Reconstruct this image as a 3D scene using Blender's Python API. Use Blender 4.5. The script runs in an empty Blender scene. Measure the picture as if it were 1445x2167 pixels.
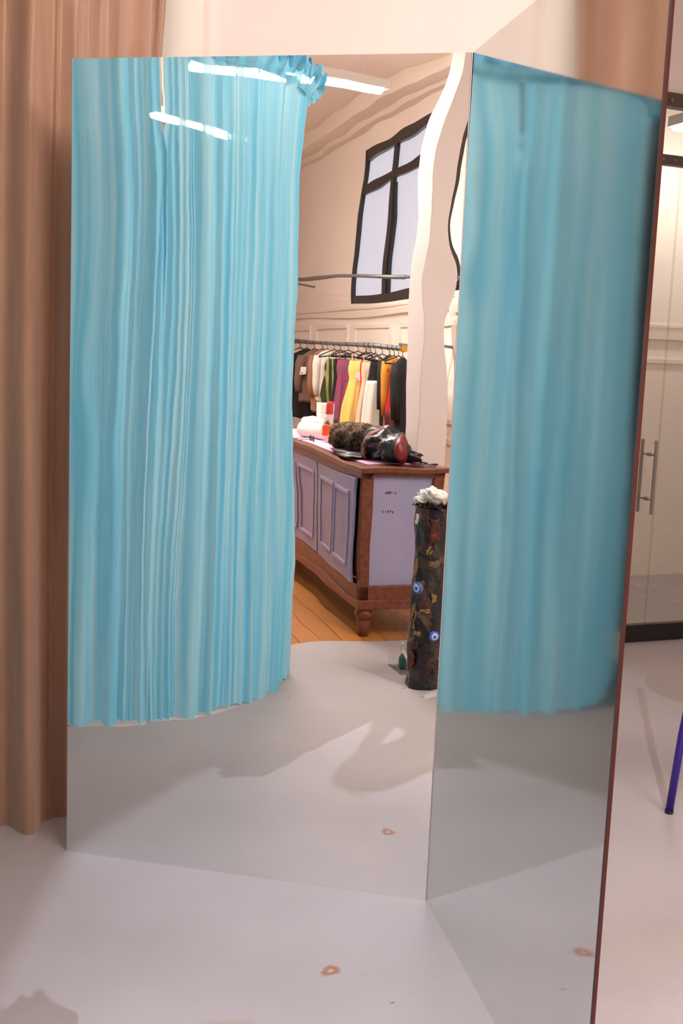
import bpy, bmesh, math, random
from mathutils import Vector, Matrix
C = bpy.context.scene.collection
SC = bpy.context.scene
PI = math.pi

# ------------------------------------------------------------------ camera, world, exposure
cd = bpy.data.cameras.new('camera')
cd.sensor_fit = 'VERTICAL'; cd.sensor_height = 36.0; cd.lens = 2350.3 / 2167 * 36.0
cd.clip_start = 0.05; cd.clip_end = 60
cam = bpy.data.objects.new('camera', cd); C.objects.link(cam)
R3 = Matrix(((0.99914971, -0.04122910, 0.0), (0.00571924, 0.13860061, -0.99033184), (0.04083049, 0.98948978, 0.13871856)))
cam.matrix_world = Matrix.Translation((0, 0, 1.6125)) @ R3.to_4x4()
SC.camera = cam
w = bpy.data.worlds.new('world'); SC.world = w; w.use_nodes = True
w.node_tree.nodes['Background'].inputs[0].default_value = (0.75, 0.8, 0.9, 1)
w.node_tree.nodes['Background'].inputs[1].default_value = 0.6
SC.view_settings.view_transform = 'Standard'; SC.view_settings.look = 'None'
SC.view_settings.gamma = 1.0; SC.view_settings.use_curve_mapping = False
SC.view_settings.exposure = 0.0
LAMP, LAMP_FAR, LAMP_HALL, SPOT_W = 104.0, 240.0, 36.0, 1350.0      # radiance of the fluorescent diffusers: added fill lamps, beyond the booth, behind the glass door
LAMP_COL = (1.0, 0.93, 0.87)
WIN_COL, WIN_STR = (0.88, 0.86, 1.0), 0.80

# ------------------------------------------------------------------ helpers
def lin(r, g, b):
    f = lambda c: (c / 255 / 12.92) if c / 255 <= 0.04045 else ((c / 255 + 0.055) / 1.055) ** 2.4
    return (f(r), f(g), f(b), 1.0)

def new_mat(name):
    m = bpy.data.materials.new(name); m.use_nodes = True
    return m, m.node_tree, m.node_tree.nodes['Principled BSDF']

def mat(name, c, rough=0.6, metal=0.0, c2=None, scale=8.0, detail=4.0, lo=0.35, hi=0.65, bump=0.0, bscale=None, stretch=None, spec=0.5, sheen=0.0):
    m, nt, b = new_mat(name)
    b.inputs['Roughness'].default_value = rough; b.inputs['Metallic'].default_value = metal
    b.inputs['Base Color'].default_value = c; b.inputs['Specular IOR Level'].default_value = spec
    b.inputs['Sheen Weight'].default_value = sheen
    if c2 is not None or bump:
        tc = nt.nodes.new('ShaderNodeTexCoord'); mp = nt.nodes.new('ShaderNodeMapping')
        nt.links.new(tc.outputs['Object'], mp.inputs[0])
        if stretch: mp.inputs['Scale'].default_value = stretch
    if c2 is not None:
        n = nt.nodes.new('ShaderNodeTexNoise'); n.inputs['Scale'].default_value = scale; n.inputs['Detail'].default_value = detail
        nt.links.new(mp.outputs[0], n.inputs['Vector'])
        r = nt.nodes.new('ShaderNodeValToRGB'); r.color_ramp.elements[0].position = lo; r.color_ramp.elements[1].position = hi
        r.color_ramp.elements[0].color = c; r.color_ramp.elements[1].color = c2
        nt.links.new(n.outputs['Fac'], r.inputs[0]); nt.links.new(r.outputs[0], b.inputs['Base Color'])
    if bump:
        n2 = nt.nodes.new('ShaderNodeTexNoise'); n2.inputs['Scale'].default_value = bscale or scale * 2; n2.inputs['Detail'].default_value = 5
        nt.links.new(mp.outputs[0], n2.inputs['Vector'])
        bp = nt.nodes.new('ShaderNodeBump'); bp.inputs['Strength'].default_value = bump; bp.inputs['Distance'].default_value = 0.02
        nt.links.new(n2.outputs['Fac'], bp.inputs['Height']); nt.links.new(bp.outputs[0], b.inputs['Normal'])
    return m

def mat_emit(name, c, s, base=0.8):
    m, nt, b = new_mat(name)
    b.inputs['Base Color'].default_value = (base, base, base, 1)
    b.inputs['Emission Color'].default_value = (*c[:3], 1); b.inputs['Emission Strength'].default_value = s
    return m

def mat_sheer(name, c, c2, trans_c, alpha, transl):
    m, nt, b = new_mat(name); nt.nodes.remove(b)
    out = nt.nodes['Material Output']
    d = nt.nodes.new('ShaderNodeBsdfDiffuse'); d.inputs[0].default_value = c
    t = nt.nodes.new('ShaderNodeBsdfTranslucent'); t.inputs[0].default_value = c
    x = nt.nodes.new('ShaderNodeBsdfTransparent'); x.inputs[0].default_value = trans_c
    m1 = nt.nodes.new('ShaderNodeMixShader'); m1.inputs[0].default_value = transl
    nt.links.new(d.outputs[0], m1.inputs[1]); nt.links.new(t.outputs[0], m1.inputs[2])
    tc = nt.nodes.new('ShaderNodeTexCoord'); mp = nt.nodes.new('ShaderNodeMapping'); mp.inputs['Scale'].default_value = (1, 1, 0.025)
    nz = nt.nodes.new('ShaderNodeTexNoise'); nz.inputs['Scale'].default_value = 26; nz.inputs['Detail'].default_value = 2.5
    nt.links.new(tc.outputs['Object'], mp.inputs[0]); nt.links.new(mp.outputs[0], nz.inputs['Vector'])
    cr = nt.nodes.new('ShaderNodeValToRGB'); cr.color_ramp.elements[0].position = 0.36; cr.color_ramp.elements[0].color = c; cr.color_ramp.elements[1].position = 0.66; cr.color_ramp.elements[1].color = c2  # pale streaks from light in layered folds, put into the cloth colour
    nt.links.new(nz.outputs['Fac'], cr.inputs[0]); nt.links.new(cr.outputs[0], d.inputs[0]); nt.links.new(cr.outputs[0], t.inputs[0])
    mr = nt.nodes.new('ShaderNodeMapRange'); mr.inputs['From Min'].default_value = 0.42; mr.inputs['From Max'].default_value = 0.56; mr.inputs['To Min'].default_value = alpha; mr.inputs['To Max'].default_value = 0.998
    nt.links.new(nz.outputs['Fac'], mr.inputs['Value'])
    m2 = nt.nodes.new('ShaderNodeMixShader'); m2.inputs[0].default_value = alpha
    nt.links.new(mr.outputs[0], m2.inputs[0])
    nt.links.new(x.outputs[0], m2.inputs[1]); nt.links.new(m1.outputs[0], m2.inputs[2])
    nt.links.new(m2.outputs[0], out.inputs[0])
    return m

def mat_mirror(name, c, rough):
    m, nt, b = new_mat(name)
    b.inputs['Metallic'].default_value = 1.0; b.inputs['Roughness'].default_value = rough
    b.inputs['Base Color'].default_value = c
    return m

def mat_clear(name, tint, gloss, rough, bump=0.0, bscale=20):
    m, nt, b = new_mat(name); nt.nodes.remove(b); out = nt.nodes['Material Output']
    x = nt.nodes.new('ShaderNodeBsdfTransparent'); x.inputs[0].default_value = tint
    g = nt.nodes.new('ShaderNodeBsdfGlossy'); g.inputs['Roughness'].default_value = rough
    mx = nt.nodes.new('ShaderNodeMixShader'); mx.inputs[0].default_value = gloss
    nt.links.new(x.outputs[0], mx.inputs[1]); nt.links.new(g.outputs[0], mx.inputs[2]); nt.links.new(mx.outputs[0], out.inputs[0])
    if bump:
        tc = nt.nodes.new('ShaderNodeTexCoord')
        n2 = nt.nodes.new('ShaderNodeTexNoise'); n2.inputs['Scale'].default_value = bscale; n2.inputs['Detail'].default_value = 3
        nt.links.new(tc.outputs['Object'], n2.inputs['Vector'])
        bp = nt.nodes.new('ShaderNodeBump'); bp.inputs['Strength'].default_value = bump; bp.inputs['Distance'].default_value = 0.05
        nt.links.new(n2.outputs['Fac'], bp.inputs['Height']); nt.links.new(bp.outputs[0], g.inputs['Normal'])
    return m

class MB:
    def __init__(s): s.v = []; s.f = []; s.mi = []
    def add(s, vs, fs, mi=0):
        o = len(s.v); s.v += [tuple(v) for v in vs]; s.f += [tuple(i + o for i in f) for f in fs]; s.mi += [mi] * len(fs); return s
    def box(s, c, d, rz=0.0, M=None, mi=0):
        x, y, z = d[0] / 2, d[1] / 2, d[2] / 2
        vs = [Vector(p) for p in ((-x, -y, -z), (x, -y, -z), (x, y, -z), (-x, y, -z), (-x, -y, z), (x, -y, z), (x, y, z), (-x, y, z))]
        m = Matrix.Translation(c) @ (M if M is not None else Matrix.Rotation(rz, 4, 'Z'))
        return s.add([m @ v for v in vs], [(0, 3, 2, 1), (4, 5, 6, 7), (0, 1, 5, 4), (1, 2, 6, 5), (2, 3, 7, 6), (3, 0, 4, 7)], mi)
    def seg(s, p, q, z0, z1, th, side=1, mi=0):          # a wall slab from p to q, thickness on the outer side
        p, q = Vector(p), Vector(q); d = (q - p).normalized(); n = Vector((-d.y, d.x)) * th * side
        vs = [(*p, z0), (*q, z0), (*(q + n), z0), (*(p + n), z0), (*p, z1), (*q, z1), (*(q + n), z1), (*(p + n), z1)]
        return s.add(vs, [(0, 3, 2, 1), (4, 5, 6, 7), (0, 1, 5, 4), (1, 2, 6, 5), (2, 3, 7, 6), (3, 0, 4, 7)], mi)
    def tube(s, pts, r, n=10, cap=True, mi=0):
        pts = [Vector(p) for p in pts]; rs = r if isinstance(r, (list, tuple)) else [r] * len(pts)
        rings = []; prev = None
        for i, p in enumerate(pts):
            t = (pts[min(i + 1, len(pts) - 1)] - pts[max(i - 1, 0)]).normalized()
            a = prev if prev is not None else (Vector((0, 0, 1)) if abs(t.z) < 0.9 else Vector((1, 0, 0)))
            x = (a - t * a.dot(t)).normalized(); y = t.cross(x); prev = x
            rings.append([p + (x * math.cos(2 * PI * k / n) + y * math.sin(2 * PI * k / n)) * rs[i] for k in range(n)])
        vs = [v for rg in rings for v in rg]; fs = []
        for i in range(len(pts) - 1):
            for k in range(n):
                fs.append((i * n + k, i * n + (k + 1) % n, (i + 1) * n + (k + 1) % n, (i + 1) * n + k))
        if cap: fs += [tuple(reversed(range(n))), tuple((len(pts) - 1) * n + k for k in range(n))]
        return s.add(vs, fs, mi)
    def loft(s, rings, cap=True, mi=0):
        n = len(rings[0]); vs = [v for rg in rings for v in rg]; fs = []
        for i in range(len(rings) - 1):
            for k in range(n): fs.append((i * n + k, i * n + (k + 1) % n, (i + 1) * n + (k + 1) % n, (i + 1) * n + k))
        if cap: fs += [tuple(reversed(range(n))), tuple((len(rings) - 1) * n + k for k in range(n))]
        return s.add(vs, fs, mi)
    def lathe(s, prof, n=32, c=(0, 0, 0), mi=0):
        return s.loft([[(c[0] + r * math.cos(2 * PI * k / n), c[1] + r * math.sin(2 * PI * k / n), c[2] + z) for k in range(n)] for r, z in prof], True, mi)
    def grid(s, fn, nu, nv, mi=0):
        vs = [fn(i / nu, j / nv) for j in range(nv + 1) for i in range(nu + 1)]
        fs = [(j * (nu + 1) + i, j * (nu + 1) + i + 1, (j + 1) * (nu + 1) + i + 1, (j + 1) * (nu + 1) + i) for j in range(nv) for i in range(nu)]
        return s.add(vs, fs, mi)
    def blob(s, c, r, seed=0, amp=0.2, n=24, m=14, freq=2.0, mi=0):
        rnd = random.Random(seed); ph = [(rnd.uniform(0, 6.3), rnd.uniform(0, 6.3), rnd.uniform(0.6, 1.6) * freq, rnd.uniform(0.6, 1.6) * freq) for _ in range(6)]
        rings = []
        for j in range(1, m):
            t = PI * j / m; rg = []
            for k in range(n):
                a = 2 * PI * k / n
                d = Vector((math.sin(t) * math.cos(a), math.sin(t) * math.sin(a), -math.cos(t)))
                k_ = 1 + amp * sum(math.sin(p[2] * 2 * d.x + p[0] + p[3] * 2 * d.z) * math.cos(p[3] * 2 * d.y + p[1]) for p in ph) / 3
                rg.append((c[0] + r[0] * d.x * k_, c[1] + r[1] * d.y * k_, c[2] + r[2] * d.z * k_))
            rings.append(rg)
        return s.loft(rings, True, mi)
    def build(s, name, m=None, parent=None, smooth=False, bevel=0.0, loc=None, rz=None):
        me = bpy.data.meshes.new(name); me.from_pydata(s.v, [], s.f); me.update()
        for x in (m if isinstance(m, (list, tuple)) else [m]):
            if x: me.materials.append(x)
        for p, k in zip(me.polygons, s.mi): p.material_index = k; p.use_smooth = smooth
        o = bpy.data.objects.new(name, me); C.objects.link(o)
        if parent is not None: o.parent = parent
        if loc is not None: o.location = loc
        if rz is not None: o.rotation_euler.z = rz
        if bevel:
            b = o.modifiers.new('bevel', 'BEVEL'); b.width = bevel; b.segments = 2; b.limit_method = 'ANGLE'
        return o

def tag(o, label, cat, group=None):
    o['label'] = label; o['category'] = cat
    if group: o['group'] = group
    return o
def thing(name, label, cat, loc=(0, 0, 0), rz=0.0, group=None):
    o = bpy.data.objects.new(name, None); C.objects.link(o); o.location = loc; o.rotation_euler.z = rz
    return tag(o, label, cat, group)
def struct(o): o['kind'] = 'structure'; return o

# ------------------------------------------------------------------ materials
M_wall = mat('white_plaster', lin(240, 227, 222), 0.85, c2=lin(235, 220, 214), scale=1.2, bump=0.03, bscale=30)
M_warm = mat('cream_plaster', lin(246, 237, 227), 0.85, bump=0.03, bscale=30)
M_ceil = mat('ceiling_paint', lin(238, 226, 214), 0.9)
M_trim = mat('white_trim_paint', lin(240, 228, 216), 0.6)
M_black = mat('black_metal', lin(26, 24, 24), 0.35)
M_blackp = mat('black_plastic', lin(18, 18, 19), 0.4)
M_steel = mat('brushed_steel', lin(150, 146, 144), 0.3, 1.0)
M_rail = mat('galvanised_pipe', lin(120, 122, 126), 0.45, 0.6)
M_brass = mat('brass', lin(220, 180, 70), 0.25, 1.0)
M_darkrail = mat('dark_grey_rail', lin(92, 82, 76), 0.45, 0.4)
M_copper = mat('copper_brown_edge', lin(92, 44, 34), 0.28, 0.6)
M_darkedge = mat('dark_glue_line', lin(38, 20, 22), 0.5)
M_back = mat('mirror_backing', lin(90, 62, 48), 0.6)
M_pane = mat_emit('frosted_daylight_pane', WIN_COL, WIN_STR, 0.12)
M_lamp = mat_emit('fill_lamp_diffuser', LAMP_COL, LAMP)
M_lampfar = mat_emit('lamp_diffuser_far', LAMP_COL, LAMP_FAR)
M_lamphall = mat_emit('lamp_diffuser_hall', LAMP_COL, LAMP_HALL)
M_house = mat('lamp_housing', lin(235, 228, 220), 0.5)
M_cord = mat('white_cord', lin(235, 225, 215), 0.6)
M_mirA = mat_mirror('mirror_silver', (0.86, 0.845, 0.82, 1), 0.0)
M_mirB = mat_mirror('mirror_silver_worn', (0.80, 0.81, 0.79, 1), 0.06)
M_blue = mat_sheer('turquoise_organza', (0.24, 0.70, 0.92, 1), (0.50, 0.82, 0.92, 1), (0.85, 0.97, 1.0, 1), 0.955, 0.42)
M_blue2 = mat_sheer('turquoise_ruffle', (0.22, 0.68, 0.90, 1), (0.38, 0.76, 0.91, 1), (0.7, 0.93, 1.0, 1), 0.96, 0.35)

def floor_material():
    m, nt, b = new_mat('grey_painted_floor'); N = nt.nodes.new; L = nt.links.new
    geo = N('ShaderNodeNewGeometry')
    n1 = N('ShaderNodeTexNoise'); n1.inputs['Scale'].default_value = 1.6; n1.inputs['Detail'].default_value = 5; L(geo.outputs['Position'], n1.inputs['Vector'])
    r1 = N('ShaderNodeValToRGB'); e = r1.color_ramp.elements
    e[0].position = 0.3; e[0].color = lin(164, 154, 154); e[1].position = 0.75; e[1].color = lin(175, 165, 165)
    L(n1.outputs['Fac'], r1.inputs[0])
    col = r1.outputs[0]
    # fine scratches
    mp = N('ShaderNodeMapping'); mp.inputs['Rotation'].default_value = (0, 0, 0.6); mp.inputs['Scale'].default_value = (3, 26, 1); L(geo.outputs['Position'], mp.inputs[0])
    n2 = N('ShaderNodeTexNoise'); n2.inputs['Scale'].default_value = 2.2; n2.inputs['Detail'].default_value = 6; n2.inputs['Distortion'].default_value = 1.5; L(mp.outputs[0], n2.inputs['Vector'])
    r2 = N('ShaderNodeValToRGB'); r2.color_ramp.elements[0].position = 0.66; r2.color_ramp.elements[0].color = (0, 0, 0, 1); r2.color_ramp.elements[1].position = 0.78; r2.color_ramp.elements[1].color = (0.45, 0.45, 0.45, 1)
    L(n2.outputs['Fac'], r2.inputs[0])
    mx = N('ShaderNodeMix'); mx.data_type = 'RGBA'; L(r2.outputs[0], mx.inputs['Factor']); L(col, mx.inputs['A']); mx.inputs['B'].default_value = lin(140, 130, 128); col = mx.outputs['Result']
    wob = N('ShaderNodeTexNoise'); wob.inputs['Scale'].default_value = 26; wob.inputs['Detail'].default_value = 3; L(geo.outputs['Position'], wob.inputs['Vector'])
    def stain_tint(x, y, sx, sy, rot, c, inner, strength, soft):
        nonlocal col
        v = N('ShaderNodeMapping'); v.vector_type = 'TEXTURE'; v.inputs['Location'].default_value = (x, y, 0); v.inputs['Rotation'].default_value = (0, 0, rot); v.inputs['Scale'].default_value = (sx, sy, 1)
        L(geo.outputs['Position'], v.inputs[0])
        ln = N('ShaderNodeVectorMath'); ln.operation = 'LENGTH'; L(v.outputs[0], ln.inputs[0])
        ad = N('ShaderNodeMath'); ad.operation = 'MULTIPLY_ADD'; L(wob.outputs['Fac'], ad.inputs[0]); ad.inputs[1].default_value = 1.1; L(ln.outputs['Value'], ad.inputs[2])
        r = N('ShaderNodeValToRGB'); el = r.color_ramp.elements
        el[0].position = 0.0; el[0].color = (inner,) * 3 + (1,); el[1].position = 1.0; el[1].color = (0, 0, 0, 1)
        k = el.new(0.55); k.color = (inner,) * 3 + (1,); k = el.new(0.66); k.color = (strength,) * 3 + (1,); k = el.new(1.0 - soft); k.color = (strength * 0.8,) * 3 + (1,)
        dv = N('ShaderNodeMath'); dv.operation = 'DIVIDE'; L(ad.outputs[0], dv.inputs[0]); dv.inputs[1].default_value = 1.55
        L(dv.outputs[0], r.inputs[0])
        mm = N('ShaderNodeMix'); mm.data_type = 'RGBA'; L(r.outputs[0], mm.inputs['Factor']); L(col, mm.inputs['A']); mm.inputs['B'].default_value = c; col = mm.outputs['Result']
    stain_tint(0.021, 2.746, 0.034, 0.024, 0.6, lin(150, 90, 46), 0.15, 0.95, 0.15)
    stain_tint(-0.23, 2.485, 0.10, 0.035, 0.2, lin(150, 130, 106), 0.35, 0.3, 0.3)
    stain_tint(-0.53, 1.132, 0.012, 0.02, 0.4, lin(110, 98, 84), 0.7, 0.7, 0.2)
    stain_tint(-0.392, 1.236, 0.012, 0.02, 0.2, lin(110, 98, 84), 0.7, 0.7, 0.2)
    stain_tint(-0.945, 1.57, 0.012, 0.015, 0.2, lin(110, 98, 84), 0.7, 0.7, 0.2)
    stain_tint(0.180, 2.610, 0.010, 0.005, 0.5, lin(130, 84, 60), 0.8, 0.8, 0.2)
    stain_tint(0.9, 2.9, 0.5, 0.25, 0.9, lin(150, 128, 112), 0.25, 0.2, 0.3)  # broad soft brownish tint on the floor right of the mirror
    L(col, b.inputs['Base Color']); b.inputs['Roughness'].default_value = 0.42; b.inputs['Specular IOR Level'].default_value = 0.35
    bp = N('ShaderNodeBump'); bp.inputs['Strength'].default_value = 0.05; bp.inputs['Distance'].default_value = 0.01; L(n2.outputs['Fac'], bp.inputs['Height']); L(bp.outputs[0], b.inputs['Normal'])
    return m

def wood_floor_material():
    m, nt, b = new_mat('orange_wood_boards'); N = nt.nodes.new; L = nt.links.new
    tc = N('ShaderNodeNewGeometry'); mp = N('ShaderNodeMapping'); mp.inputs['Rotation'].default_value = (0, 0, -0.862); L(tc.outputs['Position'], mp.inputs[0])
    br = N('ShaderNodeTexBrick'); br.inputs['Scale'].default_value = 1.0; br.inputs['Brick Width'].default_value = 1.6; br.inputs['Row Height'].default_value = 0.13; br.inputs['Mortar Size'].default_value = 0.003
    br.inputs['Color1'].default_value = lin(196, 128, 62); br.inputs['Color2'].default_value = lin(182, 112, 52); br.inputs['Mortar'].default_value = lin(110, 62, 28)
    L(mp.outputs[0], br.inputs['Vector'])
    mp2 = N('ShaderNodeMapping'); mp2.inputs['Scale'].default_value = (2, 30, 2); L(mp.outputs[0], mp2.inputs[0])
    n = N('ShaderNodeTexNoise'); n.inputs['Scale'].default_value = 3; n.inputs['Detail'].default_value = 5; L(mp2.outputs[0], n.inputs['Vector'])
    mx = N('ShaderNodeMix'); mx.data_type = 'RGBA'; mx.blend_type = 'MULTIPLY'; mx.inputs['Factor'].default_value = 0.35; L(br.outputs['Color'], mx.inputs['A']); L(n.outputs['Color'], mx.inputs['B'])
    L(mx.outputs['Result'], b.inputs['Base Color']); b.inputs['Roughness'].default_value = 0.35
    return m
M_floor = floor_material(); M_wood = wood_floor_material()

# ------------------------------------------------------------------ room plan (metres; the camera stands at the origin, mirrors 3 m ahead)
U = Vector((0.651, 0.759)); NR = Vector((-0.759, 0.651)); O1 = Vector((-4.703, -6.700))     # the long window wall: direction, normal into the room, datum
def W1(s, off=0.0): return O1 + U * s + NR * off
Z_C = 4.3
a0, a1 = W1(-2.0), W1(12.1)
# floor: grey paint up to the seam, then wooden boards
P0 = Vector((-1.10, 0.44))
mb = MB()
def quad(pts, mi): mb.add([(*p, 0.0) for p in pts], [(0, 1, 2, 3)], mi)
pu = Vector((0.759, -0.651))
s0, s1 = P0 - pu * 7, P0 + pu * 7
quad([s0, s1, s1 + U * 12, s0 + U * 12], 0); quad([s0 - U * 10, s1 - U * 10, s1, s0], 1)
# thickness below
fl = mb.build('floor', [M_floor, M_wood]); struct(fl)
for p in fl.data.polygons:
    if p.normal.z < 0: p.flip()
so = fl.modifiers.new('solid', 'SOLIDIFY'); so.thickness = 0.05; so.offset = -1
ce = struct(MB().box((-1.2, -0.5, Z_C + 0.05), (12, 18, 0.1)).build('ceiling', M_ceil))

# north wall behind the mirrors, with a shallow pilaster at its left part
struct(MB().seg((-6.5, 4.24), (1.05, 4.24), 0, Z_C, 0.12, 1).build('wall_north', M_wall))
struct(MB().box((-0.82, 4.215, Z_C / 2), (0.50, 0.05, Z_C)).build('trim_1', M_warm))
struct(MB().seg((1.05, 4.24), (1.05, 6.18), 0, Z_C, 0.12, 1).build('wall_return', M_wall))
struct(MB().seg((-6.5, -8.5), (-6.5, 4.24), 0, Z_C, 0.12, 1).build('wall_west', M_wall))
struct(MB().seg((-6.5, -8.5), a0, 0, Z_C, 0.12, -1).build('wall_far', M_wall))
struct(MB().seg((3.3, -2.2), (3.3, 9.4), 0, Z_C, 0.12, -1).build('wall_east', M_wall))
# window wall with two openings
WZ0, WZ1 = 2.20, 3.86
OPEN = [(1.36, 4.36)]; S_END = 5.2
mb = MB()
cur = -2.0
for (o0, o1) in OPEN:
    mb.seg(W1(cur), W1(o0), 0, Z_C, 0.2, -1); mb.seg(W1(o0), W1(o1), 0, WZ0, 0.2, -1); mb.seg(W1(o0), W1(o1), WZ1, Z_C, 0.2, -1); cur = o1
mb.seg(W1(cur), W1(S_END), 0, Z_C, 0.2, -1)
struct(mb.build('wall_south', M_warm))
AL0, AL1 = W1(S_END), W1(S_END, -3.0)       # beyond the pillar the room steps back behind the photographer
struct(MB().seg(AL0, AL1, 0, Z_C, 0.2, -1).build('wall_alcove', M_warm))
struct(MB().seg(AL1, AL1 + U * 3.62, 0, Z_C, 0.2, -1).build('wall_back', M_warm))
# windows: black frames, frosted panes
def bar(mb, s0, s1, z0, z1, off, th): mb.seg(W1(s0, off), W1(s1, off), z0, z1, th, -1)
for i, (o0, o1) in enumerate(OPEN):
    mb = MB(); f = 0.10
    bar(mb, o0, o1, WZ0, WZ0 + f, 0.0, 0.05); bar(mb, o0, o1, WZ1 - f, WZ1, 0.0, 0.05)
    bar(mb, o0, o0 + 0.07, WZ0, WZ1, 0.0, 0.05); bar(mb, o1 - 0.10, o1, WZ0, WZ1, 0.0, 0.05)
    bar(mb, o0, o1, 3.40, 3.50, -0.005, 0.04)
    for k in ((0.385, 0.72) if i == 0 else (0.5,)):
        sm = o0 + (o1 - o0) * k; bar(mb, sm - 0.055, sm + 0.055, WZ0, WZ1, -0.003, 0.045)
        bar(mb, sm - 0.085, sm + 0.085, WZ0 + 0.05, 3.36, -0.02, 0.03)
    wf = struct(mb.build('window_%d' % (i + 1), M_black))
    struct(MB().seg(W1(o0, -0.07), W1(o1, -0.07), WZ0, WZ1, 0.02, -1).build('window_pane', M_pane, wf))
# panelled dado on the window wall
mb = MB(); mb.seg(W1(-1.9), W1(4.30), 2.06, 2.11, 0.035, 1); mb.seg(W1(-1.9), W1(4.30), 2.14, 2.165, 0.02, 1); mb.seg(W1(4.42), W1(5.15), 2.02, 2.08, 0.035, 1)
struct(mb.build('trim_2', M_trim))
mb = MB()
def frame(s0, s1, z0, z1, t=0.05, th=0.022):
    mb.seg(W1(s0), W1(s1), z1 - t, z1, th, 1); mb.seg(W1(s0), W1(s1), z0, z0 + t, th, 1)
    mb.seg(W1(s0), W1(s0 + t), z0 + t, z1 - t, th, 1); mb.seg(W1(s1 - t), W1(s1), z0 + t, z1 - t, th, 1)
for s in (-1.75, -0.1, 1.55, 3.2, 4.5): frame(s, min(s + 1.35, 5.1), 1.05, 1.97); frame(s, min(s + 1.35, 5.1), 0.2, 0.92)
struct(mb.build('trim_3', M_trim))
mb = MB(); mb.seg(W1(-1.9), W1(5.15), 0, 0.16, 0.03, 1); struct(mb.build('baseboard_south', M_trim))
mb = MB(); mb.seg(W1(-1.9), W1(5.15), 4.12, Z_C, 0.30, 1); mb.seg(W1(-1.9), W1(5.15), 4.05, 4.12, 0.10, 1); struct(mb.build('trim_4', M_ceil))
# square pillar between the counter and the window wall
PC = Vector((-1.166, -0.817))
struct(MB().box((PC.x, PC.y, Z_C / 2), (0.170, 0.170, Z_C), math.radians(-51)).build('trim_5', M_wall, bevel=0.006))

# vestibule behind the glass door
GL, GD = Vector((1.05, 6.18)), Vector((0.929, 0.369)); GN = Vector((-0.369, 0.929))
def G(s, off=0.0): return GL + GD * s + GN * off
mb = MB(); mb.seg(G(-0.6, 1.78), G(4.0, 1.78), 0, 3.6, 0.12, 1); struct(mb.build('wall_vestibule', M_warm))
mb = MB(); mb.seg(G(-0.6, 1.78), G(4.0, 1.78), 1.84, 1.90, 0.03, -1); mb.seg(G(-0.6, 1.78), G(4.0, 1.78), 1.93, 1.95, 0.02, -1); mb.seg(G(0.1, 1.78), G(1.22, 1.78), 1.70, 1.73, 0.02, -1); mb.seg(G(1.42, 1.78), G(2.6, 1.78), 1.66, 1.69, 0.02, -1)
struct(mb.build('trim_6', M_trim))
mb = MB(); mb.seg(G(-0.6, 0.15), G(-0.6, 1.78), 0, 3.6, 0.1, 1); struct(mb.build('wall_vestibule_left', M_warm))
mb = MB(); mb.seg(G(0.0), G(2.45), 3.135, Z_C, 0.15, 1); struct(mb.build('wall_lintel', M_wall))

# ------------------------------------------------------------------ ceiling lamps
def batten(label, p, q, z, wd=0.16, cords=True, m=None):
    p, q = Vector(p), Vector(q); c = (p + q) / 2; L = (q - p).length; rz = math.atan2((q - p).y, (q - p).x)
    t = thing('fluorescent_lamp', label, 'ceiling light', (c.x, c.y, z), rz, 'fluorescent ceiling lights')
    n = 10; prof = [(wd / 2 * math.cos(PI + PI * k / n), 0.045 * math.sin(PI + PI * k / n)) for k in range(n + 1)]
    mb = MB(); mb.loft([[(x, y, zz) for y, zz in prof] for x in (-L / 2, L / 2)])
    mb.build('diffuser', m or M_lamp, t)
    mb = MB(); mb.box((0, 0, 0.035), (L + 0.06, wd * 1.05, 0.06)); mb.box((-L / 2 - 0.02, 0, 0.02), (0.03, wd, 0.05)); mb.box((L / 2 + 0.02, 0, 0.02), (0.03, wd, 0.05))
    mb.build('housing', M_house, t)
    if cords:
        for x in (-L * 0.4, L * 0.4):
            MB().tube([(x, 0, 0.06), (x + 0.01, 0.0, (Z_C - z) * 0.5), (x, 0, Z_C - z)], 0.006, 6).build('suspension_cord', M_cord, t)
    return t
batten('white fluorescent lamp hung above the counter, seen beside the blue ruffle', (-2.84, -0.467), (-1.856, -1.421), 3.5, wd=0.11, m=M_lampfar)
batten('white fluorescent lamp hung far behind the blue booth, glowing through its fabric', (-4.027, -1.795), (-3.62, -2.76), 3.5, wd=0.10, m=M_lampfar)
batten('added white fluorescent lamp hung above the camera, unseen fill light', (0.15, 1.35), (1.35, 1.95), 3.75)  # added unseen lamp that lights the floor and the wall behind the mirrors
batten('added white fluorescent lamp hung to the right of the camera, unseen fill light', (1.9, 0.9), (2.5, 2.0), 3.75)  # unseen fill lamp, added for general brightness from the right
batten('added white fluorescent lamp far left of the clothes rail, unseen, brightening the window wall', (-5.3, -1.6), (-4.7, -0.7), 3.6)  # added out of view to brighten the window wall and ceiling
batten('white fluorescent lamp on the ceiling of the hall behind the glass door', G(1.72, 1.2), G(2.5, 1.2), 3.28, cords=False, m=M_lamphall)

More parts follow.
